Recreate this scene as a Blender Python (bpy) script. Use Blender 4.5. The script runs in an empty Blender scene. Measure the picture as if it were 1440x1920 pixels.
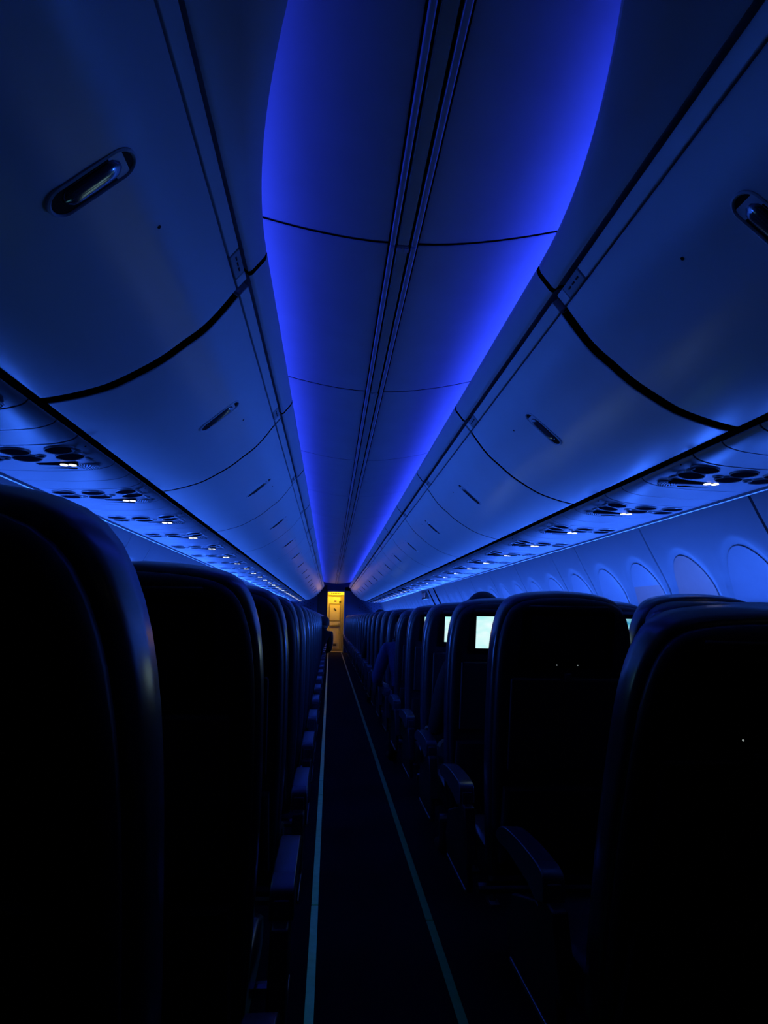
import bpy, bmesh, math, random
from mathutils import Vector, Matrix
random.seed(7)
R = math.radians
SC = bpy.context.scene
COL = SC.collection

# ------------------------------------------------------------------ camera
CAM_POS = Vector((-0.203, 0.0, 1.1973))
PITCH, YAW, ROLL, FPX = R(9.0703), R(4.3986), R(0.9987), 1257.36
def cam_vec(u, v, d):
    z = -v*math.cos(PITCH) + d*math.sin(PITCH)
    y1 = d*math.cos(PITCH) + v*math.sin(PITCH)
    return Vector((u*math.cos(YAW)+y1*math.sin(YAW), -u*math.sin(YAW)+y1*math.cos(YAW), z))
c_, s_ = math.cos(ROLL), math.sin(ROLL)
rt, up, fw = cam_vec(c_, -s_, 0), cam_vec(-s_, -c_, 0), cam_vec(0, 0, 1)
cd = bpy.data.cameras.new('camera')
cam = bpy.data.objects.new('camera', cd); COL.objects.link(cam)
M4 = Matrix((rt, up, -fw)).transposed().to_4x4(); M4.translation = CAM_POS
cam.matrix_world = M4
cd.sensor_fit = 'VERTICAL'; cd.sensor_height = 36.0; cd.lens = FPX/1920*36.0
cd.clip_start = 0.02; cd.clip_end = 200
SC.camera = cam

# ------------------------------------------------------------------ world, exposure, large lights
w = bpy.data.worlds.new('world'); SC.world = w; w.use_nodes = True
w.node_tree.nodes['Background'].inputs[0].default_value = (0, 0, 0, 1)
w.node_tree.nodes['Background'].inputs[1].default_value = 0.0
vs = SC.view_settings
vs.view_transform = 'Standard'; vs.look = 'None'; vs.gamma = 1.0; vs.use_curve_mapping = False
vs.exposure = 0.0

CABIN_END = 24.2
COVE_COL, COVE_W = (0.024, 0.056, 1.0), 110.0
ADDED_WASH_COL, ADDED_WASH_W = (0.032, 0.15, 1.0), 430.0
GALLEY_COL, GALLEY_W = (1.0, 0.51, 0.010), 27.0

def area(name, loc, direction, sx, sy, color, watts):
    l = bpy.data.lights.new(name, 'AREA'); l.shape = 'RECTANGLE'
    l.size = sx; l.size_y = sy; l.color = color; l.energy = watts
    o = bpy.data.objects.new(name, l); COL.objects.link(o)
    d = Vector(direction).normalized()
    z = -d; y = Vector((0, 1, 0)); y = (y - z*y.dot(z)).normalized(); x = y.cross(z)
    m = Matrix((x, y, z)).transposed().to_4x4(); m.translation = loc
    o.matrix_world = m
    return o
for s in (-1, 1):
    y0, y1 = 1.0, CABIN_END-0.3
    area('cove_led', (s*0.715, (y0+y1)/2, 2.366), (-s*0.35, 0, 1), 0.07, y1-y0, COVE_COL, COVE_W)
    y0 = 2.6
    area('added_sidewall_led', (s*1.742, (y0+y1)/2, 0.952), (-s*0.55, 0, 1), 0.014, y1-y0, ADDED_WASH_COL, ADDED_WASH_W)  # added lamp, hidden by the seats, to light walls and bins from below
area('galley_lamp_glow', (0.0, 24.55, 2.285), (0, 0.45, -1), 0.5, 0.2, GALLEY_COL, GALLEY_W)

# ------------------------------------------------------------------ materials
MATS = {}
def mat(name, color, rough=0.5, metal=0.0, noise=0.0, nscale=40.0, bump=0.0, emit=None, estr=0.0, stretch=None, spec=None, rvar=0.0):
    m = bpy.data.materials.new(name); m.use_nodes = True
    nt = m.node_tree; b = nt.nodes['Principled BSDF']
    b.inputs['Base Color'].default_value = (*color, 1)
    b.inputs['Roughness'].default_value = rough
    b.inputs['Metallic'].default_value = metal
    if spec is not None: b.inputs['Specular IOR Level'].default_value = spec
    if emit:
        b.inputs['Emission Color'].default_value = (*emit, 1); b.inputs['Emission Strength'].default_value = estr
    if noise or bump or rvar:
        tc = nt.nodes.new('ShaderNodeTexCoord'); mp = nt.nodes.new('ShaderNodeMapping')
        nt.links.new(tc.outputs['Object'], mp.inputs[0])
        if stretch: mp.inputs['Scale'].default_value = stretch
        n = nt.nodes.new('ShaderNodeTexNoise'); n.inputs['Scale'].default_value = nscale
        n.inputs['Detail'].default_value = 4
        nt.links.new(mp.outputs[0], n.inputs['Vector'])
        if noise:
            r = nt.nodes.new('ShaderNodeValToRGB')
            r.color_ramp.elements[0].position = 0.3; r.color_ramp.elements[1].position = 0.7
            r.color_ramp.elements[0].color = (*[c*(1-noise) for c in color], 1)
            r.color_ramp.elements[1].color = (*[min(1, c*(1+noise)) for c in color], 1)
            nt.links.new(n.outputs['Fac'], r.inputs[0]); nt.links.new(r.outputs[0], b.inputs['Base Color'])
        if rvar:
            mr = nt.nodes.new('ShaderNodeMapRange'); mr.inputs[3].default_value = rough-rvar; mr.inputs[4].default_value = rough+rvar
            nt.links.new(n.outputs['Fac'], mr.inputs[0]); nt.links.new(mr.outputs[0], b.inputs['Roughness'])
        if bump:
            bp = nt.nodes.new('ShaderNodeBump'); bp.inputs['Strength'].default_value = bump; bp.inputs['Distance'].default_value = 0.002
            nt.links.new(n.outputs['Fac'], bp.inputs['Height']); nt.links.new(bp.outputs[0], b.inputs['Normal'])
    MATS[name] = m
    return m
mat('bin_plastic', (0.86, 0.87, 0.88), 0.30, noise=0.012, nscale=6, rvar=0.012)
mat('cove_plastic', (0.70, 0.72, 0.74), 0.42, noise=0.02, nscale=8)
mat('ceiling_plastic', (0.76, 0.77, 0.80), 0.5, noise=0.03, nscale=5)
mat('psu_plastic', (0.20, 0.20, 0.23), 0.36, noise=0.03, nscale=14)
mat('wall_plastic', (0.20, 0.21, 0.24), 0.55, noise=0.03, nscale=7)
mat('shade_plastic', (0.24, 0.24, 0.28), 0.5, noise=0.02, nscale=20)
mat('shade_grey', (0.40, 0.21, 0.18), 0.55, noise=0.03, nscale=20)
mat('rail_metal', (0.66, 0.68, 0.72), 0.42, metal=0.05)
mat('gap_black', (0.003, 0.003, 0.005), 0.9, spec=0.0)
mat('lens_black', (0.004, 0.005, 0.008), 0.6, spec=0.0)
mat('ring_grey', (0.45, 0.46, 0.50), 0.3, metal=0.3)
mat('handle_metal', (0.35, 0.40, 0.44), 0.16, metal=0.85)
mat('handle_dark', (0.006, 0.007, 0.010), 0.5, spec=0.1)
mat('placard', (0.42, 0.43, 0.46), 0.45)
mat('placard_ink', (0.05, 0.05, 0.07), 0.5)
mat('leather', (0.034, 0.038, 0.062), 0.30, noise=0.15, nscale=60, bump=0.06, spec=0.9)
mat('seat_shell', (0.012, 0.014, 0.026), 0.42, noise=0.1, nscale=30)
mat('seat_trim', (0.05, 0.055, 0.08), 0.3)
mat('tray_plastic', (0.014, 0.016, 0.026), 0.45)
mat('mesh_pocket', (0.008, 0.008, 0.014), 0.8, noise=0.3, nscale=200)
mat('arm_plastic', (0.05, 0.055, 0.085), 0.27, bump=0.06, nscale=80, spec=0.7)
mat('frame_metal', (0.30, 0.31, 0.34), 0.3, metal=0.9)
mat('screen_off', (0.003, 0.003, 0.004), 0.2)
mat('led_dot', (0.5, 0.5, 0.5), 0.4, emit=(0.7, 0.8, 0.75), estr=0.35)
mat('sign_lit', (0.9, 0.9, 0.85), 0.4, emit=(1.0, 0.95, 0.72), estr=3.2)
mat('carpet', (0.010, 0.011, 0.022), 0.95, noise=0.35, nscale=160, bump=0.4, spec=0.1)
mat('strip_bright', (0.42, 0.50, 0.42), 0.35, noise=0.15, nscale=25, emit=(0.02, 0.30, 0.36), estr=0.055)
mat('strip_dim', (0.10, 0.15, 0.12), 0.4, noise=0.15, nscale=25, emit=(0.01, 0.30, 0.24), estr=0.014)
mat('bulkhead', (0.055, 0.06, 0.14), 0.6)
mat('bulkhead_dot', (0.02, 0.02, 0.05), 0.6)
mat('doorway_dark', (0.006, 0.006, 0.010), 0.6)
mat('door_frame', (0.45, 0.45, 0.46), 0.35, metal=0.4)
mat('galley_panel', (0.70, 0.66, 0.58), 0.4, noise=0.04, nscale=8)
mat('galley_trim', (0.30, 0.27, 0.22), 0.35)
mat('galley_dark', (0.04, 0.035, 0.03), 0.5)
mat('galley_lens', (0.9, 0.8, 0.6), 0.4, emit=(1.0, 0.55, 0.05), estr=1.5)
mat('skin', (0.30, 0.17, 0.12), 0.5)
mat('hair', (0.008, 0.007, 0.008), 0.55, noise=0.4, nscale=150, bump=0.5)
mat('cloth_black', (0.012, 0.012, 0.018), 0.85, noise=0.3, nscale=90, bump=0.3)
mat('cloth_blue', (0.035, 0.050, 0.16), 0.8, noise=0.2, nscale=90, bump=0.3)

def screen_material(name, c0, c1, strength, scale):
    m = bpy.data.materials.new(name); m.use_nodes = True
    nt = m.node_tree; b = nt.nodes['Principled BSDF']
    b.inputs['Base Color'].default_value = (0.02, 0.02, 0.02, 1); b.inputs['Roughness'].default_value = 0.15
    tc = nt.nodes.new('ShaderNodeTexCoord'); mp = nt.nodes.new('ShaderNodeMapping')
    mp.inputs['Scale'].default_value = (1, 1, 2.2)
    n = nt.nodes.new('ShaderNodeTexNoise'); n.inputs['Scale'].default_value = scale; n.inputs['Detail'].default_value = 3
    r = nt.nodes.new('ShaderNodeValToRGB')
    r.color_ramp.elements[0].position = 0.35; r.color_ramp.elements[1].position = 0.65
    r.color_ramp.elements[0].color = (*c0, 1); r.color_ramp.elements[1].color = (*c1, 1)
    nt.links.new(tc.outputs['Object'], mp.inputs[0]); nt.links.new(mp.outputs[0], n.inputs['Vector'])
    nt.links.new(n.outputs['Fac'], r.inputs[0]); nt.links.new(r.outputs[0], b.inputs['Emission Color'])
    b.inputs['Emission Strength'].default_value = strength
    MATS[name] = m
lb_ = MATS['leather'].node_tree.nodes['Principled BSDF']
lb_.inputs['Coat Weight'].default_value = 0.7; lb_.inputs['Coat Roughness'].default_value = 0.22
screen_material('screen_white', (0.42, 0.92, 0.90), (0.80, 1.0, 1.0), 1.0, 9)
screen_material('screen_cyan', (0.01, 0.33, 0.55), (0.40, 0.85, 0.90), 0.9, 14)

# ------------------------------------------------------------------ mesh helpers
def weight_normals(me):
    vf = [[] for _ in me.vertices]
    fn = [(p.normal.copy(), p.area) for p in me.polygons]
    for i, p in enumerate(me.polygons):
        for v in p.vertices: vf[v].append(i)
    out = []
    for i, p in enumerate(me.polygons):
        n0 = fn[i][0]
        for v in p.vertices:
            a = Vector((0, 0, 0))
            for j in vf[v]:
                if fn[j][0].dot(n0) > 0.34: a += fn[j][0]*(fn[j][1]+1e-9)
            out.append(tuple(a.normalized()) if a.length > 0 else tuple(n0))
    me.normals_split_custom_set(out)
class MB:
    def __init__(s): s.v = []; s.f = []
    def add(s, vs, fs):
        n = len(s.v); s.v += [tuple(a) for a in vs]; s.f += [tuple(i+n for i in f) for f in fs]; return s
    def box(s, x0, x1, y0, y1, z0, z1):
        v = [(x, y, z) for z in (z0, z1) for y in (y0, y1) for x in (x0, x1)]
        return s.add(v, [(0, 2, 3, 1), (4, 5, 7, 6), (0, 1, 5, 4), (2, 6, 7, 3), (0, 4, 6, 2), (1, 3, 7, 5)])
    def prism_y(s, pts, y0, y1):           # closed (x,z) outline
        n = len(pts); v = [(x, y0, z) for x, z in pts]+[(x, y1, z) for x, z in pts]
        f = [(i, (i+1) % n, n+(i+1) % n, n+i) for i in range(n)] + [tuple(range(n-1, -1, -1)), tuple(range(n, 2*n))]
        return s.add(v, f)
    def prism_x(s, pts, x0, x1):           # closed (y,z) outline
        n = len(pts); v = [(x0, y, z) for y, z in pts]+[(x1, y, z) for y, z in pts]
        f = [(i, (i+1) % n, n+(i+1) % n, n+i) for i in range(n)] + [tuple(range(n-1, -1, -1)), tuple(range(n, 2*n))]
        return s.add(v, f)
    def loft(s, rings, cap=True, closed=True):
        n = len(rings[0]); v = [p for r in rings for p in r]; f = []
        for k in range(len(rings)-1):
            for i in range(n if closed else n-1):
                j = (i+1) % n; f.append((k*n+i, k*n+j, (k+1)*n+j, (k+1)*n+i))
        if cap: f += [tuple(range(n-1, -1, -1)), tuple((len(rings)-1)*n+i for i in range(n))]
        return s.add(v, f)
    def grid(s, P):                        # P[i][j] points
        a, b = len(P), len(P[0]); v = [p for r in P for p in r]
        return s.add(v, [(i*b+j, (i+1)*b+j, (i+1)*b+j+1, i*b+j+1) for i in range(a-1) for j in range(b-1)])
    def cyl(s, c, axis, r, h, n=20, r2=None):
        ax = Vector(axis).normalized(); t = Vector((0, 1, 0)) if abs(ax.y) < .9 else Vector((1, 0, 0))
        a = ax.cross(t).normalized(); b = ax.cross(a); c = Vector(c); r2 = r if r2 is None else r2
        rings = [[c+ax*k+(a*math.cos(2*math.pi*i/n)+b*math.sin(2*math.pi*i/n))*rr for i in range(n)] for k, rr in ((0, r), (h, r2))]
        return s.loft(rings)
    def tube(s, pts, r, n=8):
        pts = [Vector(p) for p in pts]; rings = []
        for i, p in enumerate(pts):
            d = (pts[min(i+1, len(pts)-1)]-pts[max(i-1, 0)]).normalized()
            t = Vector((0, 0, 1)) if abs(d.z) < .9 else Vector((1, 0, 0))
            a = d.cross(t).normalized(); b = d.cross(a)
            rings.append([p+(a*math.cos(2*math.pi*k/n)+b*math.sin(2*math.pi*k/n))*r for k in range(n)])
        return s.loft(rings)
    def mesh(s, name, m, smooth=35, bevel=0.0, seg=2, ends=None):
        me = bpy.data.meshes.new(name); bm = bmesh.new()
        vs = [bm.verts.new(p) for p in s.v]
        for f in s.f:
            try: bm.faces.new([vs[i] for i in f])
            except ValueError: pass
        bmesh.ops.recalc_face_normals(bm, faces=bm.faces)
        if bevel:
            es = [e for e in bm.edges if len(e.link_faces) == 2 and e.calc_face_angle() > R(40)]
            bmesh.ops.bevel(bm, geom=es, offset=bevel, segments=seg, affect='EDGES', profile=0.5, clamp_overlap=True)
        bm.to_mesh(me); bm.free()
        me.materials.append(MATS[m])
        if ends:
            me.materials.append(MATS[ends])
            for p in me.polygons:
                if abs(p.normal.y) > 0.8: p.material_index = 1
        if smooth:
            me.shade_smooth(); me.set_sharp_from_angle(angle=R(smooth))
            if bevel: weight_normals(me)
        return me
    def build(s, name, m, parent=None, loc=None, **k):
        return link(name, s.mesh(name, m, **k), parent, loc)
def link(name, me, parent=None, loc=None):
    o = bpy.data.objects.new(name, me); COL.objects.link(o)
    if parent: o.parent = parent
    if loc: o.location = loc
    return o
def empty(name, loc=(0, 0, 0)):
    o = bpy.data.objects.new(name, None); COL.objects.link(o); o.location = loc; o.empty_display_size = 0.1
    return o
def tag(o, label=None, cat=None, group=None, kind=None):
    if label: o['label'] = label
    if cat: o['category'] = cat
    if group: o['group'] = group
    if kind: o['kind'] = kind
    return o
def offset_poly(pts, t):
    out = []
    for i, p in enumerate(pts):
        a = pts[max(i-1, 0)]; b = pts[min(i+1, len(pts)-1)]
        dx, dz = b[0]-a[0], b[1]-a[1]; l = math.hypot(dx, dz) or 1
        out.append((p[0]-dz/l*t, p[1]+dx/l*t))
    return out
def catmull(pts, n=4):
    out = []
    for i in range(len(pts)-1):
        p0, p1, p2, p3 = pts[max(i-1, 0)], pts[i], pts[i+1], pts[min(i+2, len(pts)-1)]
        for k in range(n):
            t = k/n
            out.append(tuple(0.5*(2*b+(c-a)*t+(2*a-5*b+4*c-d)*t*t+(3*b-a-3*c+d)*t**3) for a, b, c, d in zip(p0, p1, p2, p3)))
    out.append(pts[-1]); return out
def sym(pts, s): return [(s*x, z) for x, z in pts]

# ------------------------------------------------------------------ cross-section of the cabin (x, z)
DOOR = catmull([(0.517, 2.190), (0.55, 2.142), (0.583, 2.097), (0.62, 2.055), (0.67, 2.012), (0.73, 1.960), (0.805, 1.910), (0.88, 1.868), (0.96, 1.840), (1.02, 1.824), (1.066, 1.815)], 3)
STRIP = [(0.489, 2.226), (0.4945, 2.219), (0.514, 2.194)]
PSU = catmull([(1.078, 1.800), (1.095, 1.783), (1.150, 1.767), (1.24, 1.758), (1.35, 1.753), (1.45, 1.752), (1.535, 1.752)], 3)
BAYS = [-1.10, 0.43, 1.97, 3.42, 5.03, 6.60]
while BAYS[-1] < CABIN_END-1.8: BAYS.append(BAYS[-1]+1.5325)
BAYS[-1] = CABIN_END-0.14
def ceil_z(x): return 2.408 + 0.30*max(0.0, abs(x)-0.06)**1.6 * 0.9
def lip_x(y): return 0.434 if y >= 1.97 else max(0.12, 0.434-0.155*(1.97-y)**2)

# ------------------------------------------------------------------ setting
def struct(mb, name, m, **k): return tag(mb.build(name, m, **k), kind='structure')
floor = struct(MB().box(-1.9, 1.9, -1.6, CABIN_END+1.8, -0.06, 0.0), 'floor', 'carpet', smooth=0)
WALLS = {}
for s, nm in ((-1, 'left'), (1, 'right')):
    pr = [(1.65, 2.0), (1.65, 1.745), (1.72, 1.575), (1.82, 1.405), (1.84, 1.32), (1.85, 1.0), (1.85, 0.6), (1.82, 0.3), (1.80, 0.0)]
    WALLS[s] = struct(MB().prism_y(sym(pr+offset_poly(pr, 0.05)[::-1], s), -1.6, CABIN_END+0.1), 'wall_'+nm, 'gap_black')
struct(MB().box(-1.9, 1.9, -1.66, -1.6, 0, 2.75), 'wall_back', 'gap_black', smooth=0)
ceiling = struct(MB().box(-1.9, 1.9, -1.6, CABIN_END+0.1, 2.72, 2.78), 'ceiling', 'gap_black', smooth=0)

# ceiling panels, one per half bay, and the centre rail
def ceil_panel(s, y0, y1):
    xs = [0.046+(0.86-0.046)*i/16 for i in range(17)]
    pr = [(x, ceil_z(x)) for x in xs]
    top = [(x, z+0.012) for x, z in pr][::-1]
    return MB().prism_y(sym(pr+top, s), y0, y1)
for i in range(len(BAYS)-1):
    y0, y1 = BAYS[i]+0.045, BAYS[i+1]+0.045
    for s in (-1, 1):
        ceil_panel(s, y0+0.0075, y1-0.0075).build('ceiling_panel', 'ceiling_plastic', ceiling, bevel=0.003, seg=1, ends='gap_black')  # end faces painted black so the seams read as shade
    L = y1-y0
    rail = MB().box(-0.05, 0.05, 0, L, 0.006, 0.016).build('ceiling_rail', 'gap_black', ceiling, (0, y0, 2.40), smooth=0)
    for xa, xb, nm in ((-0.044, -0.027, 'rib'), (-0.020, 0.018, 'center_band'), (0.026, 0.044, 'rib')):
        MB().box(xa, xb, 0.004, L-0.004, -0.004 if nm == 'rib' else 0.0, 0.012).build(nm, 'rail_metal', rail, bevel=0.004)
    for xa in (-0.020, 0.004):
        MB().box(xa, xa+0.016, 0.010, 0.032, -0.005, 0.002).build('joint_clip', 'rail_metal', rail, bevel=0.002)

# LED trays that carry the cove lights and the added sidewall lights
for s in (-1, 1):
    o = MB().box(min(s*0.66, s*0.78), max(s*0.66, s*0.78), 0.8, CABIN_END-0.3, 2.346, 2.362).build('cove_light_tray', 'cove_plastic', smooth=0)
    tag(o, 'long cove light tray behind the bin lip, ' + ('window shade side' if s > 0 else 'opposite the window shades'), 'light tray', 'cove light trays')
    o = MB().box(min(s*1.71, s*1.775), max(s*1.71, s*1.775), 0.8, CABIN_END-0.3, 0.905, 0.945).box(min(s*1.691, s*1.697), max(s*1.691, s*1.697), 0.8, CABIN_END-0.3, 0.980, 1.004).box(min(s*1.691, s*1.775), max(s*1.691, s*1.775), 0.78, 0.80, 0.905, 1.004).build('added_sidewall_tray', 'placard', smooth=0)  # added ledge for that lamp; its slat keeps direct light off the ceiling
    tag(o, 'added unseen light ledge under the windows, ' + ('window shade side' if s > 0 else 'opposite the window shades'), 'light tray', 'added sidewall light trays')

# ------------------------------------------------------------------ overhead bins
ORD = 'first second third fourth fifth sixth seventh eighth ninth tenth eleventh twelfth thirteenth fourteenth'.split()
def arc_pos(d):     # point + tangent on DOOR at arc length d from its top
    acc = 0
    for a, b in zip(DOOR, DOOR[1:]):
        l = math.hypot(b[0]-a[0], b[1]-a[1])
        if acc+l >= d:
            t = (d-acc)/l; return (a[0]+(b[0]-a[0])*t, a[1]+(b[1]-a[1])*t), ((b[0]-a[0])/l, (b[1]-a[1])/l)
        acc += l
    return DOOR[-1], ((1, 0))
HD = 0.245          # arc distance of the handle centre
bin_cache = {}
def bin_meshes(s, L, curved, y0):
    key = (s, round(L, 3), y0 if curved or abs(y0-1.97) < .01 else None)
    if key in bin_cache: return bin_cache[key]
    g = 0.013; R_ = []; g0 = 0.034 if abs(y0-1.97) < .01 else g
    back = offset_poly(DOOR, 0.03)
    R_.append(('door', MB().prism_y(sym(DOOR+back[::-1], s), g0, L-g).mesh('door', 'bin_plastic', bevel=0.006, seg=3, ends='gap_black')))  # door ends coloured black for the shade in the gaps between bins
    bs = offset_poly(STRIP, 0.028)
    lat = L-0.19
    R_.append(('top_strip', MB().prism_y(sym(STRIP+bs[::-1], s), g0, lat).mesh('top_strip', 'bin_plastic', bevel=0.003)))
    R_.append(('latch_block', MB().prism_y(sym(STRIP+bs[::-1], s), lat+0.007, L-0.062).mesh('latch_block', 'placard', bevel=0.004)))
    R_.append(('strip_end', MB().prism_y(sym(STRIP+bs[::-1], s), L-0.060, L-g).mesh('strip_end', 'bin_plastic', bevel=0.003)))
    # valance with the lip that hides the cove light
    ys = [g+(L-2*g)*k/(24 if curved else 1) for k in range(25 if curved else 2)]
    rings = []
    for y in ys:
        lx = lip_x(y0+y) if curved else 0.434
        k = (0.472-lx)/(0.472-0.434)
        f = lambda x: 0.472-(0.472-x)*k
        prof = [(0.62, 2.345), (f(0.452), 2.345), (f(0.4385), 2.338), (f(0.434), 2.328), (f(0.4345), 2.315), (f(0.4385), 2.303), (f(0.455), 2.281), (0.4725, 2.258), (0.478, 2.252), (0.486, 2.250), (0.500, 2.262), (0.62, 2.30)]
        rings.append([(s*x, y, z) for x, z in prof])
    R_.append(('cove_panel', MB().loft(rings).mesh('cove_panel', 'cove_plastic', bevel=0.0, ends='gap_black')))  # black ends paint in the shade between neighbouring cove panels
    # dark bin body behind the door
    body = [(0.56, 2.235), (0.60, 2.30), (1.60, 2.30), (1.60, 1.84), (1.085, 1.826)] + offset_poly(DOOR, 0.034)[::-1]
    R_.append(('body', MB().prism_y(sym(body, s), 0.002, L-0.002).mesh('body', 'gap_black', smooth=0)))
    # oblong latch recess set along the arc of the door
    (px, pz), (tx, tz) = arc_pos(HD); nx, nz = tz, -tx          # tangent and outward normal (down, inboard)
    if nx > 0: nx, nz = -nx, -nz
    def P(a, b, h): return (s*(px+tx*a+nx*h), L/2+b, pz+tz*a+nz*h)
    def obl(la, wb, h, n=14):
        r = wb; out = []
        for sg in (1, -1):
            for i in range(n+1):
                th = -math.pi/2+math.pi*i/n
                out.append(P(sg*((la-r)+r*math.cos(th)), sg*r*math.sin(th), h))
        return out
    R_.append(('handle_bezel', MB().loft([obl(.100, .038, -0.006), obl(.100, .038, 0.003), obl(.096, .034, 0.005), obl(.092, .030, 0.002), obl(.091, .029, -0.006)], cap=False).mesh('handle_bezel', 'bin_plastic', smooth=60)))
    R_.append(('handle_recess', MB().loft([obl(.092, .030, -0.02), obl(.092, .030, 0.0012)]).mesh('handle_recess', 'handle_dark', smooth=30)))
    pad = []
    for k in range(13):
        a = -.064+.128*k/12; e = min(1, math.sqrt(max(0, 1-abs(a/.0655)**6)))
        pad.append([P(a, -.002+.024*e*math.cos(t), .0015+.010*e*max(0, math.sin(t))) for t in [2*math.pi*i/14 for i in range(14)]])
    R_.append(('handle_paddle', MB().loft(pad).mesh('handle_paddle', 'handle_metal', smooth=60)))
    (px, pz), (tx, tz) = arc_pos(0.16); nx, nz = (tz, -tx) if tz < 0 else (-tz, tx)
    px2, pz2 = px, pz
    R_.append(('lock_stud', MB().cyl((s*px2, L/2+0.23, pz2), (s*nx, 0, nz), 0.0045, 0.0015, 12).mesh('lock_stud', 'handle_dark')))
    bin_cache[key] = R_
    return R_
for s in (-1, 1):
    side = 'window shade side' if s > 0 else 'opposite the window shades'
    for i in range(len(BAYS)-1):
        y0, y1 = BAYS[i], BAYS[i+1]
        o = empty('overhead_bin', (0, y0, 0))
        if i == 0: lab, grp = 'overhead bin at the very start of the row, '+side, None
        elif i == 1: lab, grp = 'closed overhead bin whose cove panel curves inward over the aisle, '+side, None
        elif i < 9: lab, grp = 'overhead bin, %s after the one with the curved cove panel, %s' % (ORD[i-2], side), None
        elif i == len(BAYS)-2: lab, grp = 'last overhead bin before the galley doorway, catching warm light, '+side, None
        else: lab, grp = 'small far-off pale overhead bin short of the galley, '+side, 'far overhead bins, '+side
        tag(o, lab, 'overhead bin', grp)
        for nm, me in bin_meshes(s, y1-y0, i < 2, y0):
            if nm in ('handle_recess', 'handle_paddle') : continue
            link(nm, me, o)
        hb = [c for c in o.children if c.name.startswith('handle_bezel')][0]
        for nm, me in bin_meshes(s, y1-y0, i < 2, y0):
            if nm in ('handle_recess', 'handle_paddle'): link(nm, me, hb)
        lb = [c for c in o.children if c.name.startswith('latch_block')][0]
        if i < 5:       # printed placard lines
            for k in range(3):
                yy = (y1-y0)-0.165+0.03*k
                MB().box(min(s*0.4985, s*0.503), max(s*0.4985, s*0.503), yy, yy+0.016, 2.2085, 2.2125).build('print_line', 'placard_ink', lb, smooth=0)
# dark trough between bin bottoms and the service panels
for s, nm in ((-1, 1), (1, 2)):
    struct(MB().prism_y(sym([(1.05, 1.84), (1.60, 1.84), (1.60, 1.815), (1.09, 1.815), (1.082, 1.826)], s), -1.1, CABIN_END), 'trim_%d' % nm, 'gap_black', smooth=0)
for s, nm in ((-1, 3), (1, 4)):
    struct(MB().prism_y(sym([(1.530, 1.772), (1.546, 1.772), (1.546, 1.741), (1.541, 1.738), (1.535, 1.741)], s), -1.1, CABIN_END), 'trim_%d' % nm, 'psu_plastic')

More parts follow.
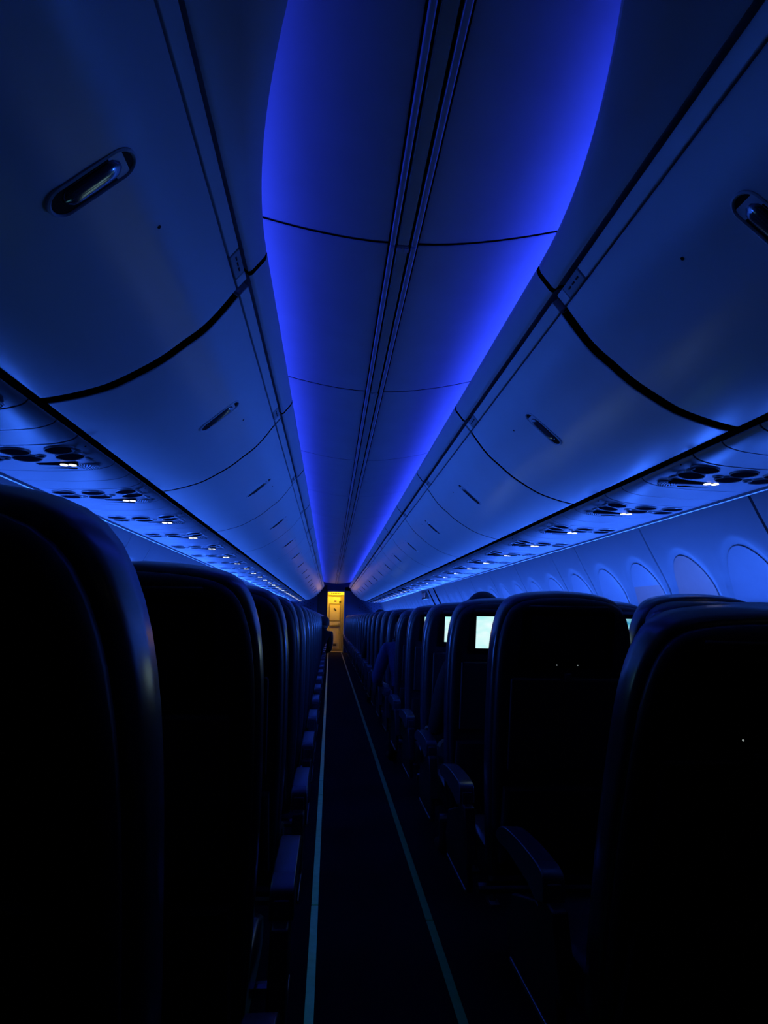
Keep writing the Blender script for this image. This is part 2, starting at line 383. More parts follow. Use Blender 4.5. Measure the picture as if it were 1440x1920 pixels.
# ------------------------------------------------------------------ passenger service units
def psu_z(x):
    x = abs(x)
    for a, b in zip(PSU, PSU[1:]):
        if a[0] <= x <= b[0]: return a[1]+(b[1]-a[1])*(x-a[0])/(b[0]-a[0])
    return 1.752
psu_cache = {}
def psu_strip(s, L, name, bevel=0.0025):
    key = (s, round(L, 3), name)
    if key not in psu_cache:
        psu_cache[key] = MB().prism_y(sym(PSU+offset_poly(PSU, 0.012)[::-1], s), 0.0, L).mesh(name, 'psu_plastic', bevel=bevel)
    return psu_cache[key]
PITCH_Y = 0.784
def psu_parts(s):
    dx = 0.012
    T = []
    def disc(nm, x, y, r, m, up_=0.004, ring=None):
        e = 0.03; z0, z1 = psu_z(x-e), psu_z(x+e)
        ax = Vector((s*(z1-z0), 0, -2*e)).normalized(); z = (z0+z1)/2
        tx_ = Vector((s*2*e, 0, z1-z0)).normalized(); c = Vector((s*x, y, z))
        T.append((nm, MB().cyl(c-ax*0.004, ax, r, 0.004+up_, 24).mesh(nm, m), None))
        if ring:
            n = 24; rr = [[c+tx_*(q*math.cos(2*math.pi*i/n))+Vector((0, q*math.sin(2*math.pi*i/n), 0))+ax*h for i in range(n)] for q, h in ((r+ring, -.002), (r+ring, up_), (r+ring*.4, up_+.0025), (r, up_), (r*.97, -.002))]
            T.append(('bezel', MB().loft(rr, cap=False).mesh('bezel', 'ring_grey', smooth=60), nm))
    for x in (1.176, 1.326, 1.458):
        disc('reading_light', x-dx, 0.068, 0.047, 'lens_black', ring=0.004)
        disc('reading_light', x-dx, 0.166, 0.047, 'lens_black', ring=0.004)
    for x, y in ((1.113, 0.060), (1.113, 0.190), (1.268, 0.140), (1.404, 0.172)):
        disc('air_nozzle', x-dx, y, 0.013, 'lens_black', 0.004, ring=0.006)
    z = psu_z(1.25)
    xa, xb = (1.177, 1.381) if s < 0 else (1.135, 1.335)
    bar = [(min(s*xa, s*xb)-dx*0, max(s*xa, s*xb))]
    b0, b1 = bar[0]
    T.append(('sign_panel', MB().box(b0, b1, 0.250, 0.290, z-0.0035, z+0.006).mesh('sign_panel', 'lens_black', bevel=0.003), None))
    for xx in (b1-0.047, b1-0.015):
        n = 14; ring = [[(xx+0.0135*math.cos(2*math.pi*i/n), 0.270+0.0165*math.sin(2*math.pi*i/n), zz) for i in range(n)] for zz in (z, z-0.0055)]
        T.append(('lit_symbol', MB().loft(ring).mesh('lit_symbol', 'sign_lit'), 'sign_panel'))
    z = psu_z(1.165)
    T.append(('speaker_grille', MB().cyl((s*1.160, 0.335, z+0.003), (0, 0, -1), 0.043, 0.0055, 28).mesh('speaker_grille', 'ring_grey'), None))
    holes = MB()
    for r, n in ((0.010, 6), (0.020, 11), (0.030, 17), (0.038, 22)):
        for i in range(n):
            a = 2*math.pi*i/n; holes.cyl((s*1.160+r*math.cos(a), 0.335+r*math.sin(a), z-0.0024), (0, 0, -1), 0.0034, 0.0008, 5)
    T.append(('speaker_holes', holes.mesh('speaker_holes', 'gap_black', smooth=0), 'speaker_grille'))
    z = psu_z(1.30)
    x0, x1 = sorted((s*1.20, s*1.50))
    T.append(('mask_door_seam', MB().box(x0, x1, 0.338, 0.341, z-0.0012, z+0.003).mesh('mask_door_seam', 'gap_black', smooth=0), None))
    T.append(('screw', MB().cyl((s*1.090, 0.10, psu_z(1.09)+.004), (0, 0, -1), 0.004, 0.0055, 8).mesh('screw', 'gap_black'), None))
    return T
for s in (-1, 1):
    side = 'window shade side' if s > 0 else 'opposite the window shades'
    parts = psu_parts(s)
    y = 2.300-4*PITCH_Y + (0.0 if s < 0 else -0.045); k = -4
    while y+PITCH_Y < CABIN_END:
        o = empty('service_unit', (0, y, 0))
        if k < -1: lab, grp = 'service panel under the first overhead bins, '+side, 'service panels under the first bins, '+side
        elif k < 10: lab, grp = '%s service panel with lit symbols counting from the curved cove bin, %s' % (ORD[k+1], side), None
        else: lab, grp = 'small far-off service panel with lit symbols towards the galley, '+side, 'far service panels, '+side
        tag(o, lab, 'service panel', grp)
        link('panel', psu_strip(s, 0.395, 'panel'), o)
        made = {}
        for nm, me, par in parts:
            if k > 12 and nm in ('bezel', 'screw', 'speaker_holes', 'mask_door_seam', 'air_nozzle'): continue
            if k < -1 and nm in ('speaker_holes', 'screw'): continue
            made[nm] = link(nm, me, made[par] if par else o)
        for a, b in ((0.401, 0.596), (0.601, PITCH_Y-0.009)):
            link('filler_panel', psu_strip(s, b-a, 'filler_panel'), o, (0, a, 0))
        y += PITCH_Y; k += 1

# ------------------------------------------------------------------ sidewalls with window reveals
WALLP = [(1.553, 1.765), (1.560, 1.745), (1.600, 1.66), (1.643, 1.575), (1.690, 1.485), (1.728, 1.405), (1.755, 1.32), (1.772, 1.18), (1.778, 1.0), (1.770, 0.8), (1.745, 0.5), (1.70, 0.25), (1.66, 0.02)]
def wall_x(z):
    for (xa, za), (xb, zb) in zip(WALLP, WALLP[1:]):
        if za >= z >= zb: return xa+(xb-xa)*(za-z)/(za-zb)
    return WALLP[-1][0]
WZC, WA, WB, WDEP = 1.300, 0.222, 0.302, 0.020
def bowl(r): return WDEP*max(0.0, 1-r**2.2)**0.75
wall_cache = {}
def wall_meshes(s, L, centers):
    key = (s, round(L, 3), tuple(round(c, 3) for c in centers))
    if key in wall_cache: return wall_cache[key]
    g = 0.009; mb = MB(); zhi, zlo = 1.64, 0.965; n = 72
    bounds = [g]+[(p+q)/2 for p, q in zip(centers, centers[1:])]+[L-g]
    sh = []
    for c, ya, yb in zip(centers, bounds, bounds[1:]):
        ts = [2*math.pi*i/n for i in range(n)]
        for yy in (ya, yb):
            for zz in (zlo, zhi): ts.append(math.atan2((zz-WZC)/WB, (yy-c)/WA) % (2*math.pi))
        ts.sort()
        def rim(k, t): return c+WA*k*math.cos(t), WZC+WB*k*math.sin(t)
        def edge(t):
            dy, dz = WA*math.cos(t), WB*math.sin(t); q = 9.0
            if abs(dy) > 1e-9: q = min(q, ((yb if dy > 0 else ya)-c)/dy)
            if abs(dz) > 1e-9: q = min(q, ((zhi if dz > 0 else zlo)-WZC)/dz)
            return q
        rings = []
        for u in (1.0, 0.66, 0.33, 0.0):
            ring = []
            for t in ts:
                y, z = rim(1+(edge(t)-1)*u, t); ring.append((s*wall_x(z), y, z))
            rings.append(ring)
        for r in (0.975, 0.94, 0.88, 0.80, 0.65, 0.45, 0.2):
            rings.append([(s*(wall_x(rim(r, t)[1])+bowl(r)), *rim(r, t)) for t in ts])
        mb.loft(rings, cap=False)
        def ringf(k, h, c=c): return [(s*(wall_x(WZC+WB*k*math.sin(t))+bowl(k)-h), c+WA*k*math.cos(t), WZC+WB*k*math.sin(t)) for t in [2*math.pi*i/48 for i in range(48)]]
        sh.append((ringf, c))
    ys = [g+(L-2*g)*i/12 for i in range(13)]
    for zs in ([1.765, 1.745, 1.70, 1.67, 1.64], [0.965, 0.9, 0.75, 0.55, 0.35, 0.15, 0.02]):
        P = [[(s*wall_x(z), y, z) for z in zs] for y in ys]; mb.grid(P)
    zs = [1.765, 1.745, 1.70, 1.66, 1.62, 1.575, 1.485, 1.405, 1.32, 1.18, 1.0, 0.8, 0.5, 0.25, 0.02]
    for y in (g, L-g):
        mb.grid([[(s*wall_x(z), y, z) for z in zs], [(s*(wall_x(z)+0.02), y, z) for z in zs]])
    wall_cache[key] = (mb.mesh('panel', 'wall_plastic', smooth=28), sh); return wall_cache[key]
def shade_mesh(ring, m, cut=None, hh=0.0035, nm='window_shade'):
    ks = (0.86, 0.855, 0.7, 0.5, 0.3, 0.15, 0.03)
    R_ = [ring(k, hh) for i, k in enumerate(ks)]
    mb = MB().loft(R_, cap=False); k = len(R_[0]); mb.f.append(tuple(len(mb.v)-k+i for i in range(k)))
    me = mb.mesh(nm, m, smooth=60)
    if cut is not None:
        bm = bmesh.new(); bm.from_mesh(me)
        bmesh.ops.bisect_plane(bm, geom=bm.verts[:]+bm.edges[:]+bm.faces[:], plane_co=(0, 0, cut), plane_no=(0, 0, 1), clear_inner=True)
        bm.to_mesh(me); bm.free()
    return me
SEAM_R = [-1.50, -0.44, 0.60, 1.64, 2.68, 3.72, 4.77, 5.31, 6.40, 7.46, 8.51, 9.55, 10.55, 11.53, 12.17, 13.2]
while SEAM_R[-1] < CABIN_END-1.3: SEAM_R.append(SEAM_R[-1]+1.04)
SEAM_R.append(CABIN_END)
for s in (-1, 1):
    seams = SEAM_R if s > 0 else [v-0.10 if 1 < v < 20 else v for v in SEAM_R]
    for i in range(len(seams)-1):
        y0, y1 = seams[i], seams[i+1]; L = y1-y0
        one = L < 0.8
        cs = [L/2] if one else [L/2-0.254*L/1.04, L/2+0.254*L/1.04]
        pm, sh = wall_meshes(s, L, cs)
        o = link('sidewall_panel', pm, WALLS[s], (0, y0, 0))
        for j, (ring, c) in enumerate(sh):
            m, cut = 'shade_plastic', None
            if s > 0 and i == 4 and j == 1: m = 'shade_grey'
            if s > 0 and i == 5 and j == 0: cut = 1.425
            link('window_shade', shade_mesh(ring, m, cut), o)
            if cut: link('window_glass', shade_mesh(ring, 'shade_grey', None, 0.0022, 'window_glass'), o)
# exit equipment on the window shade side
o = empty('exit_hatch_fixture', (1.60, 12.45, 1.60))
tag(o, 'dark exit handle housing under the service panels beside narrow sidewall panel', 'exit fixture')
MB().box(-0.03, 0.03, 0.0, 0.62, -0.02, 0.13).build('housing', 'galley_dark', o, bevel=0.01)
MB().box(-0.045, -0.028, 0.08, 0.26, 0.02, 0.10).build('handle', 'ring_grey', o, bevel=0.006)
MB().box(-0.042, -0.028, 0.36, 0.54, 0.02, 0.10).build('placard', 'placard', o, bevel=0.003)
for yy in (11.53, 12.17):
    pr = [(1.553, 1.745), (1.635, 1.575), (1.72, 1.405), (1.764, 1.18), (1.768, 1.0)]
    ob = MB().prism_y(pr+offset_poly(pr, 0.02)[::-1], yy-0.045, yy+0.045).build('exit_door_seal', 'gap_black')
    tag(ob, 'black vertical seal strip at the edge of the exit panel', 'seal strip', 'exit panel seals')

# ------------------------------------------------------------------ aisle floor strips
def strips(x, m, cuts, nm):
    for a, b in zip(cuts, cuts[1:]):
        o = MB().box(x-0.0145, x+0.0145, a+0.006, b-0.006, -0.001, 0.005).build('floor_light_strip', m, bevel=0.002)
        tag(o, nm, 'floor strip', 'glow strips '+('left of the aisle' if x < 0 else 'right of the aisle'))
strips(-0.231, 'strip_bright', [0.3, 1.6, 3.06, 4.85, 5.25, 8.6, 9.9, 10.9, 13.0, 16.2, 19.4, 22.0, CABIN_END], 'brighter teal glow strip segment on the aisle floor')
strips(0.233, 'strip_dim', [0.3, 2.9, 6.1, 9.3, 12.5, 15.7, 18.9, 22.0, CABIN_END], 'dim green glow strip segment on the aisle floor, window shade side')

# ------------------------------------------------------------------ seats
HALF = [(.204, 0), (.212, .10), (.220, .25), (.226, .42), (.2265, .58), (.2245, .68), (.219, .745), (.209, .795), (.192, .836), (.166, .861), (.125, .874), (.065, .881), (0, .884)]
HALF = catmull([(x*.955, h) for x, h in HALF], 2)
OUT = HALF + [(-x, h) for x, h in HALF[-2::-1]]
def ring_back(inset, y):
    return [(x*(1-inset/.226), y, (h-.44)*(1-inset/.44)+.44) for x, h in OUT]
TILT = 12.0
YP, ZP = 0.184, 0.403
me_back = MB().loft([ring_back(.014, .034), ring_back(.000, .039), ring_back(-.007, .046), ring_back(-.009, .056), ring_back(-.0095, .080), ring_back(-.008, .104), ring_back(.000, .116), ring_back(.016, .124), ring_back(.045, .126), ring_back(.08, .122), ring_back(.12, .112)]).mesh('backrest', 'leather', smooth=50)
me_shell = MB().loft([ring_back(.075, .0045), ring_back(.055, .0), ring_back(.022, .0), ring_back(.008, .006), ring_back(.000, .018), ring_back(.001, .030), ring_back(.008, .036), ring_back(.03, .040)]).mesh('back_shell', 'seat_shell', smooth=50)
def rr(x0, x1, z0, z1, y0, y1, nm, m, bev):
    return MB().box(x0, x1, y0, y1, z0, z1).mesh(nm, m, bevel=bev, seg=3)
me_bezel = rr(-.145, .145, .668, .846, -.007, .012, 'screen_bezel', 'lens_black', .006)
me_screen = {k: rr(-.118, .118, .696, .832, -.0085, -.004, 'screen', k, .0008) for k in ('screen_off', 'screen_white', 'screen_cyan')}
me_dots = [MB().cyl((x, -.0065, .680), (0, -1, 0), .0016, .0025, 8).mesh('indicator_dot', 'led_dot') for x in (-.033, .033)]
me_grab = rr(-.125, .125, .850, .862, -.004, .012, 'grab_strip', 'seat_trim', .004)
me_tray = rr(-.175, .175, .345, .640, -.014, .010, 'tray_table', 'tray_plastic', .010)
me_latch = rr(-.012, .012, .630, .658, -.022, -.010, 'tray_latch', 'seat_trim', .003)
pk = [(-.19, .06), (.19, .06), (.185, .30), (-.185, .30)]
me_pocket = MB().loft([[(x, .010, z) for x, z in pk], [(x*.98, -.02, .06+(z-.06)*.98) for x, z in pk], [(x*.9, -.032, .08+(z-.06)*.9) for x, z in pk]]).mesh('seat_pocket', 'mesh_pocket', smooth=40)
hr = []
for k, (y, q) in enumerate(((.10, .85), (.118, 1.0), (.142, 1.0), (.156, .86), (.158, .5))):
    hr.append([(x*q, y + 0.03*(abs(x)/.15)**2*(1 if k > 1 else .3), .775+z*q) for x, z in [(.15*math.copysign(abs(math.cos(t))**.5, math.cos(t)), .085*math.copysign(abs(math.sin(t))**.5, math.sin(t))) for t in [2*math.pi*i/28 for i in range(28)]]])
me_head = MB().loft(hr).mesh('headrest', 'leather', smooth=60)
# seat cushion (seat-local: y=0 at the row line)
cush = []
for x, q in ((-.200, .80), (-.190, .95), (-.17, 1.0), (0, 1.0), (.17, 1.0), (.190, .95), (.200, .80)):
    prof = [(.235, .40), (.24, .455), (.30, .472), (.45, .475), (.60, .478), (.665, .462), (.685, .42), (.665, .375), (.55, .365), (.30, .37)]
    cy, cz = .46, .42
    cush.append([(x, cy+(y-cy)*(.96+.04*q), cz+(z-cz)*q) for y, z in prof])
me_cushion = MB().loft(cush).mesh('seat_cushion', 'leather', smooth=50)
def arm_mesh(w=.05):
    pr = catmull([(.275, .600), (.273, .640), (.285, .660), (.34, .668), (.46, .670), (.58, .664), (.645, .650), (.685, .628), (.692, .612)], 3)
    bot = [(.66, .605), (.58, .612), (.40, .600), (.33, .585)]
    return MB().prism_x(pr+bot, -w/2, w/2).mesh('armrest', 'arm_plastic', smooth=40, bevel=.006, seg=3)
me_arm = arm_mesh(); me_arm2 = arm_mesh(.04)
me_armcap = MB().box(-.016, .016, .2685, .275, .602, .640).mesh('armrest_cap', 'seat_trim', bevel=.003)
me_armpivot = MB().prism_x([(.19, .44), (.30, .44), (.345, .59), (.285, .606), (.235, .60)], -.018, .018).mesh('armrest_bracket', 'seat_shell', bevel=.006)
me_side = MB().prism_x([(.24, .34), (.62, .34), (.655, .40), (.60, .50), (.40, .56), (.28, .56)], -.010, .010).mesh('side_panel', 'seat_shell', bevel=.006)
me_trim = MB().box(-.013, .013, .27, .62, .328, .341).mesh('trim_bar', 'frame_metal', bevel=.004)
mbf = MB()
mbf.tube([(-.225, .30, .335), (.225, .30, .335)], .018, 10).tube([(-.225, .56, .335), (.225, .56, .335)], .018, 10)
me_beam = mbf.mesh('support_beam', 'frame_metal')
me_rail = MB().box(-.014, .014, .24, .64, .318, .342).mesh('frame_rail', 'frame_metal', bevel=.004)
def leg(y0, y1):
    return MB().tube([(0, y0, .33), (0, (y0+y1)/2, .16), (0, y1, .012)], .014, 8).box(-.02, .02, y1-.05, y1+.05, 0, .014).mesh('leg', 'frame_metal', smooth=30)
me_legs = [leg(.30, .25), leg(.56, .63)]

def make_seat(x, y, label, group, scr='screen_off', side=1, aisle=False, inner=True, detail=2, recline=0.0, head_up=0.0, drop=0.0, legs=False):
    o = empty('airline_seat', (x, y, 0)); tag(o, label, 'seat', group)
    b = link('backrest', me_back, o, (0, YP, ZP+drop)); b.rotation_euler = (R(TILT+recline), 0, 0)
    link('back_shell', me_shell, b)
    h = link('headrest', me_head, b)
    h.location.z = head_up
    link('screen_bezel', me_bezel, b)
    link('screen', me_screen[scr], b)
    link('tray_table', me_tray, b)
    if detail > 0:
        link('grab_strip', me_grab, b); link('tray_latch', me_latch, b); link('seat_pocket', me_pocket, b)
    if detail > 1:
        for m in me_dots: link('indicator_dot', m, b)
    link('seat_cushion', me_cushion, o)
    def arm(ax, m=None, br=True):
        a = link('armrest', m or me_arm, o, (ax, 0, 0)); link('armrest_cap', me_armcap, a)
        if br: link('armrest_bracket', me_armpivot, a)
    if aisle:
        arm(-side*.265)
        link('side_panel', me_side, o, (-side*.262, 0, 0)); link('trim_bar', me_trim, o, (-side*.262, 0, 0))
    if inner and detail: arm(side*.2275, me_arm2, False)
    link('support_beam', me_beam, o)
    if legs:
        link('frame_rail', me_rail, o, (0, 0, 0))
        for m in me_legs: link('leg', m, o)
    return o
PITCH_S = 0.782
SEATX = {-1: (-0.548, -1.003, -1.458), 1: (0.530, 0.985, 1.440)}
ROW0 = {-1: 0.40, 1: 1.245}
white_rows = {2: 'dark aisle seat with a large glowing white screen and a head showing above it', 3: 'dark aisle seat with glowing white screen, one row beyond the big white screen', 4: 'dark aisle seat with sliver of glowing white screen, two rows beyond the big one', 6: 'dark aisle seat with small glowing white screen, beyond the reclined seat of blue-sleeved passenger', 15: 'far aisle seat with a glowing white screen near the galley wall'}
for s in (-1, 1):
    side = 'window shade side' if s > 0 else 'opposite the window shades'
    r = 0; y = ROW0[s]
    while y < CABIN_END-1.1:
        for j, x in enumerate(SEATX[s]):
            pos = ('aisle', 'middle', 'window')[j]
            scr = 'screen_off'; rec = 0.0; hu = 0.0; dx = 0.0; dz = 0.0
            if r < 12: lab, grp = 'dark leather %s seat in the %s row from the start, %s' % (pos, ORD[r], side), None
            else: lab, grp = 'far dark %s seat among the rows towards the galley, %s' % (pos, side), 'far %s seats, %s' % (pos, side)
            if s > 0 and j == 0 and r in white_rows: scr, lab, grp = 'screen_white', white_rows[r], None
            if s > 0 and j == 0 and r == 0: lab, grp, hu, rec, dx, dz = 'dark aisle seat with raised headrest, reclined, in first row on the window shade side', None, 0.022, 9.5, 0.03, -0.035
            if s > 0 and r == 0: dx = (0.03, 0.0245, 0.019)[j]
            if s > 0 and j == 0 and r == 1: lab, grp = 'dark aisle seat with black screen and two tiny lit dots, before the white screen', None
            if s > 0 and j == 0 and r == 5: lab, grp, rec = 'reclined dark aisle seat of the blue-sleeved passenger', None, 6.0
            if s > 0 and j == 1 and r == 2: scr, lab, grp = 'screen_cyan', 'dark middle seat with glowing cyan screen near the greyish window shade', None
            if s < 0 and j == 0 and r == 2: scr, lab, grp = 'screen_cyan', 'dark aisle seat with cyan screen peeking past the seat before it', None
            if s < 0 and j == 0 and r == 0: lab, grp = 'large dark aisle seat back at the start of rows, side facing the window shades', None
            make_seat(x+dx, y, lab, grp, scr, side=s, aisle=j == 0, inner=j < 2, detail=2 if r < 6 else (1 if r < 12 else 0), recline=rec, head_up=hu, drop=dz, legs=(j != 1))
        y += PITCH_S; r += 1

# ------------------------------------------------------------------ cabin end: bulkheads, doorway, galley
E0 = CABIN_END
bw = struct(MB().box(-1.75, -0.66, E0, E0+0.05, 0, 2.3), 'wall_bulkhead_left', 'bulkhead', smooth=0)
bw2 = struct(MB().box(0.70, 1.75, E0, E0+0.05, 0, 2.3), 'wall_bulkhead_right', 'bulkhead', smooth=0)
for par, xs in ((bw, [-0.80-0.105*i for i in range(8)]), (bw2, [0.84+0.105*i for i in range(8)])):
    for i, x in enumerate(xs):
        for k in range(3):
            MB().cyl((x, E0, 1.48+0.10*k+(0.05 if i % 2 else 0)), (0, -1, 0), 0.019, 0.004, 10).build('stud', 'bulkhead_dot', par)
struct(MB().box(-0.66, -0.325, E0-0.12, E0+0.06, 0, 2.36), 'wall_closet_left', 'doorway_dark', smooth=0)
struct(MB().box(0.305, 0.70, E0-0.02, E0+0.06, 0, 2.30), 'wall_closet_right', 'bulkhead', smooth=0)
struct(MB().box(-0.66, 0.70, E0-0.02, E0+0.06, 2.17, 2.75), 'wall_header', 'bulkhead', smooth=0)
struct(MB().box(-1.75, 1.75, E0, E0+0.06, 2.30, 2.75), 'wall_upper', 'doorway_dark', smooth=0)
d = empty('door_1', (0, E0, 0)); tag(d, kind='structure')
MB().box(-0.330, -0.305, -0.05, 0.07, 0, 2.20).build('jamb', 'doorway_dark', d, bevel=0.004)
MB().box(0.284, 0.310, -0.05, 0.07, 0, 2.20).build('jamb', 'door_frame', d, bevel=0.004)
MB().box(-0.330, 0.310, -0.05, 0.07, 2.13, 2.17).build('lintel', 'door_frame', d, bevel=0.004)
MB().box(-0.30, 0.28, 0.30, 0.55, 0.0, 0.012).build('threshold', 'galley_panel', d, bevel=0.004)
struct(MB().box(-0.95, -0.90, E0+0.06, E0+1.8, 0, 2.4), 'wall_galley_left', 'galley_panel', smooth=0)
struct(MB().box(0.90, 0.95, E0+0.06, E0+1.8, 0, 2.4), 'wall_galley_right', 'galley_panel', smooth=0)
struct(MB().box(-0.95, 0.95, E0+1.75, E0+1.8, 0, 2.4), 'wall_galley_back', 'galley_panel', smooth=0)
struct(MB().box(-0.95, 0.95, E0+0.06, E0+1.8, 2.31, 2.40), 'ceiling_galley', 'galley_panel', smooth=0)
gl = empty('galley_lamp', (0, 24.55, 2.31)); tag(gl, 'warm ceiling lamp inside the galley beyond the doorway', 'lamp')
MB().box(-0.30, 0.30, -0.2, 0.2, -0.012, 0.0).build('housing', 'galley_trim', gl, bevel=0.004)
MB().box(-0.26, 0.26, -0.16, 0.16, -0.018, -0.010).build('diffuser', 'galley_lens', gl, bevel=0.003)
g = empty('galley_unit', (0, E0+0.80, 0)); tag(g, 'yellow-lit galley cabinet with framed door and latch beyond the doorway', 'galley unit')
MB().box(-0.42, 0.42, 0.02, 0.60, 0, 2.28).build('body', 'galley_panel', g, smooth=0)
hd = MB().box(-0.26, 0.30, -0.03, 0.03, 2.04, 2.19).build('header', 'galley_panel', g, bevel=0.006)
for i in range(6): MB().box(-0.18+0.06*i, -0.135+0.06*i, -0.034, -0.025, 2.085, 2.125).build('lettering_block', 'galley_dark', hd, smooth=0)  # dark blocks standing in for unreadable lettering on the header
MB().box(-0.26, 0.30, -0.012, 0.03, 1.995, 2.020).build('header_trim', 'galley_trim', g, bevel=0.003)
fr = MB()
for a in ((-.245, .175, 1.695, 1.735), (-.245, .175, 1.085, 1.125), (-.245, -.215, 1.125, 1.695), (.145, .175, 1.125, 1.695)): fr.box(a[0], a[1], -0.015, 0.03, a[2], a[3])
fr.build('door_surround', 'galley_trim', g, smooth=0)
dr = MB().box(-.212, .142, -0.008, 0.03, 1.128, 1.692).build('cabinet_door', 'galley_panel', g, bevel=0.005)
mk = MB().cyl((-0.045, -0.008, 1.53), (0, -1, 0), 0.034, 0.003, 14).cyl((-0.005, -0.008, 1.485), (0, -1, 0), 0.034, 0.003, 14).box(-0.06, 0.01, -0.0105, -0.008, 1.50, 1.515)
mk.build('door_mark', 'galley_dark', dr)
MB().box(-.06, .02, -0.02, 0.0, 1.82, 1.86).build('upper_handle', 'galley_trim', g, bevel=0.005)
MB().box(.12, .19, -0.02, 0.0, 1.76, 1.83).build('upper_latch', 'galley_dark', g, bevel=0.005)
MB().box(-.22, .15, -0.03, 0.03, 0.94, 1.05).build('counter_drawer', 'galley_panel', g, bevel=0.008)
MB().box(-.22, .15, -0.035, 0.0, 0.895, 0.925).build('counter_edge', 'galley_trim', g, bevel=0.004)
MB().cyl((.13, -0.02, 0.985), (0, -1, 0), 0.035, 0.03, 14).build('round_latch', 'door_frame', g)
MB().prism_y([(-.235, .875), (.145, .875), (.105, .30), (-.195, .30)], -0.012, 0.03).build('lower_door', 'galley_panel', g, bevel=0.006)
MB().box(.165, .20, -0.015, 0.03, 0.06, 2.0).build('side_post', 'galley_trim', g, bevel=0.004)
MB().box(.215, .32, -0.010, 0.03, 0.06, 1.99).build('side_panel', 'galley_trim', g, bevel=0.004)
MB().box(-.06, .06, -0.02, 0.03, 0.20, 0.27).build('foot_latch', 'galley_dark', g, bevel=0.004)
MB().box(-.26, .30, -0.03, 0.03, 0.0, 0.10).build('kick_plate', 'galley_trim', g, bevel=0.004)

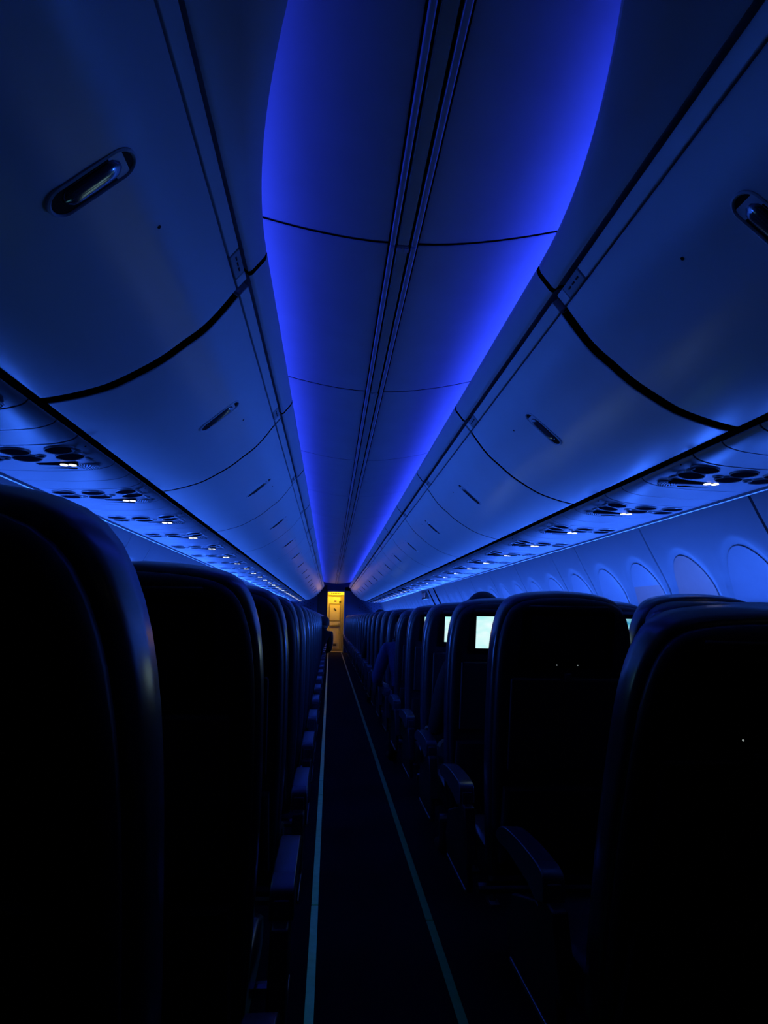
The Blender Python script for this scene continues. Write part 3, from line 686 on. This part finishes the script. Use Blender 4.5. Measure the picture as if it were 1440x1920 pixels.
# ------------------------------------------------------------------ passengers
def person(loc, label, cloth, lean=0.0, head_z=1.33, arm_out=0.0, side=-1):
    """Seated figure facing +y. loc is the floor point under the hips; side = aisle direction in x."""
    hz = 0.56
    def L(x, y, z):                      # lean the upper body towards the aisle about the hips
        a = lean*side; dz = z-hz
        return Vector((x+math.sin(a)*dz, y, hz+math.cos(a)*dz if dz > 0 else z))
    top = head_z
    V = {'pel': (Vector((0, 0, hz)), (.155, .12)), 'belly': (L(0, -.02, hz+.18), (.145, .11)), 'chest': (L(0, -.04, hz+.36), (.165, .115)),
         'neckb': (L(0, -.03, hz+.475), (.075, .07)), 'neck': (L(0, -.01, hz+.53), (.056, .058))}
    hd = L(0, .01, top-.125)
    V['head0'] = (hd+Vector((0, .01, -.06)), (.062, .075)); V['head1'] = (hd, (.078, .095)); V['head2'] = (hd+Vector((0, -.005, .055)), (.068, .085))
    E = [('pel', 'belly'), ('belly', 'chest'), ('chest', 'neckb'), ('neckb', 'neck'), ('neck', 'head0'), ('head0', 'head1'), ('head1', 'head2')]
    for sx in (-1, 1):
        n = 'L' if sx < 0 else 'R'
        out = arm_out if sx == side else 0.0
        V['sh'+n] = (L(sx*.165, -.035, hz+.42), (.070, .068))
        V['el'+n] = (L(sx*(.215+out), .02+out*.3, hz+.15), (.050, .048))
        wr = L(sx*(.20+out*.6), .24, hz+.10); V['wr'+n] = (wr, (.030, .034))
        pm_ = wr+Vector((-sx*.01, .075, -.005)); V['pm'+n] = (pm_, (.036, .018))
        E += [('chest', 'sh'+n), ('sh'+n, 'el'+n), ('el'+n, 'wr'+n), ('wr'+n, 'pm'+n)]
        for f in range(4):
            b = pm_+Vector((-.027+.018*f, .03, 0)); t = b+Vector((0, .035-.004*abs(f-1.5), -.006)); e = t+Vector((0, .022, -.018))
            V['f%s%da' % (n, f)] = (t, (.0085, .0085)); V['f%s%db' % (n, f)] = (e, (.0075, .0075))
            E += [('pm'+n, 'f%s%da' % (n, f)), ('f%s%da' % (n, f), 'f%s%db' % (n, f))]
        th = pm_+Vector((-sx*.045, -.02, -.004)); V['t%sa' % n] = (th, (.010, .010)); V['t%sb' % n] = (th+Vector((-sx*.012, .035, -.006)), (.0085, .0085))
        E += [('pm'+n, 't%sa' % n), ('t%sa' % n, 't%sb' % n)]
        V['hp'+n] = (Vector((sx*.095, .06, hz-.01)), (.085, .085)); V['kn'+n] = (Vector((sx*.11, .42, hz-.02)), (.062, .062))
        V['an'+n] = (Vector((sx*.105, .40, .10)), (.042, .042)); V['he'+n] = (Vector((sx*.105, .42, .045)), (.042, .040)); V['to'+n] = (Vector((sx*.115, .58, .035)), (.042, .026))
        E += [('pel', 'hp'+n), ('hp'+n, 'kn'+n), ('kn'+n, 'an'+n), ('an'+n, 'he'+n), ('he'+n, 'to'+n)]
    keys = list(V); idx = {k: i for i, k in enumerate(keys)}
    me = bpy.data.meshes.new('tmp'); me.from_pydata([V[k][0] for k in keys], [(idx[a], idx[b]) for a, b in E], [])
    ob = bpy.data.objects.new('tmp', me); COL.objects.link(ob)
    md = ob.modifiers.new('skin', 'SKIN'); sv = me.skin_vertices[0].data
    for k in keys: sv[idx[k]].radius = V[k][1]
    sv[idx['pel']].use_root = True
    md.use_smooth_shade = True; md.branch_smoothing = 0.4
    ob.modifiers.new('sub', 'SUBSURF').levels = 2
    dg = bpy.context.evaluated_depsgraph_get(); dg.update()
    bmsh = bpy.data.meshes.new_from_object(ob.evaluated_get(dg)); bpy.data.objects.remove(ob)
    bmsh.name = 'body'; bmsh.materials.clear()
    for m in (cloth, 'skin', 'cloth_black'): bmsh.materials.append(MATS[m])
    nk = V['neck'][0]; wrs = [V['wrL'][0], V['wrR'][0]]
    for p in bmsh.polygons:
        c = p.center; p.use_smooth = True
        if c.z > nk.z-.01 and (c-hd).length < .24: p.material_index = 1
        elif any((c-w_).length < .15 and c.y > w_.y+.005 for w_ in wrs) and c.z > hz-.0: p.material_index = 1
        elif c.z < hz+.03 and c.y > -.1 and c.z < hz+.02: p.material_index = 2
    root = empty('person', loc); tag(root, label, 'person')
    body = link('body', bmsh, root)
    # face and hair
    fc = MB()
    n = [[hd+Vector((q*.013*math.cos(t), .088+yy, -.02+zz+q*.010*math.sin(t))) for t in [2*math.pi*i/10 for i in range(10)]] for q, yy, zz in ((1, -.01, .02), (1.1, .004, .0), (1.3, .016, -.018), (.6, .010, -.030))]
    fc.loft(n); fc.build('nose', 'skin', root, smooth=60)
    for sx in (-1, 1):
        MB().cyl(hd+Vector((sx*.032, .078, .004)), (0, 1, 0), .011, .012, 12, .004).build('eye', 'lens_black', root, smooth=60)
        ear = [[hd+Vector((sx*(.074+xx), -.005+.016*q*math.cos(t), -.012+.030*q*math.sin(t))) for t in [2*math.pi*i/12 for i in range(12)]] for q, xx in ((.8, 0), (1, .010), (.7, .016))]
        MB().loft(ear).build('ear', 'skin', root, smooth=60)
    MB().box(hd.x-.022, hd.x+.022, hd.y+.074, hd.y+.086, hd.z-.062, hd.z-.054).build('mouth', 'skin', root, bevel=.003)
    hair = []
    for i in range(9):
        ph = math.pi/2*(1-i/8*1.28)
        hair.append([hd+Vector((.089*math.cos(ph)*math.cos(t), -.010+.104*math.cos(ph)*math.sin(t)-(.012 if ph < .2 else 0), .018+.107*math.sin(ph)+(.05*max(0, math.sin(t)) if ph < .5 else 0))) for t in [2*math.pi*k/24 for k in range(24)]])
    MB().loft(hair).build('hair', 'hair', root, smooth=70)
    return root
rows = lambda s, r: ROW0[s]+PITCH_S*r
person((0.53, rows(1, 2)+0.40, 0.0), 'seated passenger with dark hair, head top above the bright white screen', 'cloth_black', head_z=1.338)
person((0.47, rows(1, 5)+0.40, 0.0), 'seated passenger in blue sleeves, shoulder showing beside the reclined seat', 'cloth_blue', lean=0.10, head_z=1.22, arm_out=0.05, side=-1)
person((0.50, rows(1, 10)+0.40, 0.0), 'dark-haired seated passenger further up the rows, head above the seats', 'cloth_black', head_z=1.335)
person((-0.485, rows(-1, 13)+0.40, 0.0), 'dark-clothed passenger leaning out of an aisle seat into the aisle', 'cloth_black', lean=0.33, head_z=1.27, arm_out=0.02, side=1)
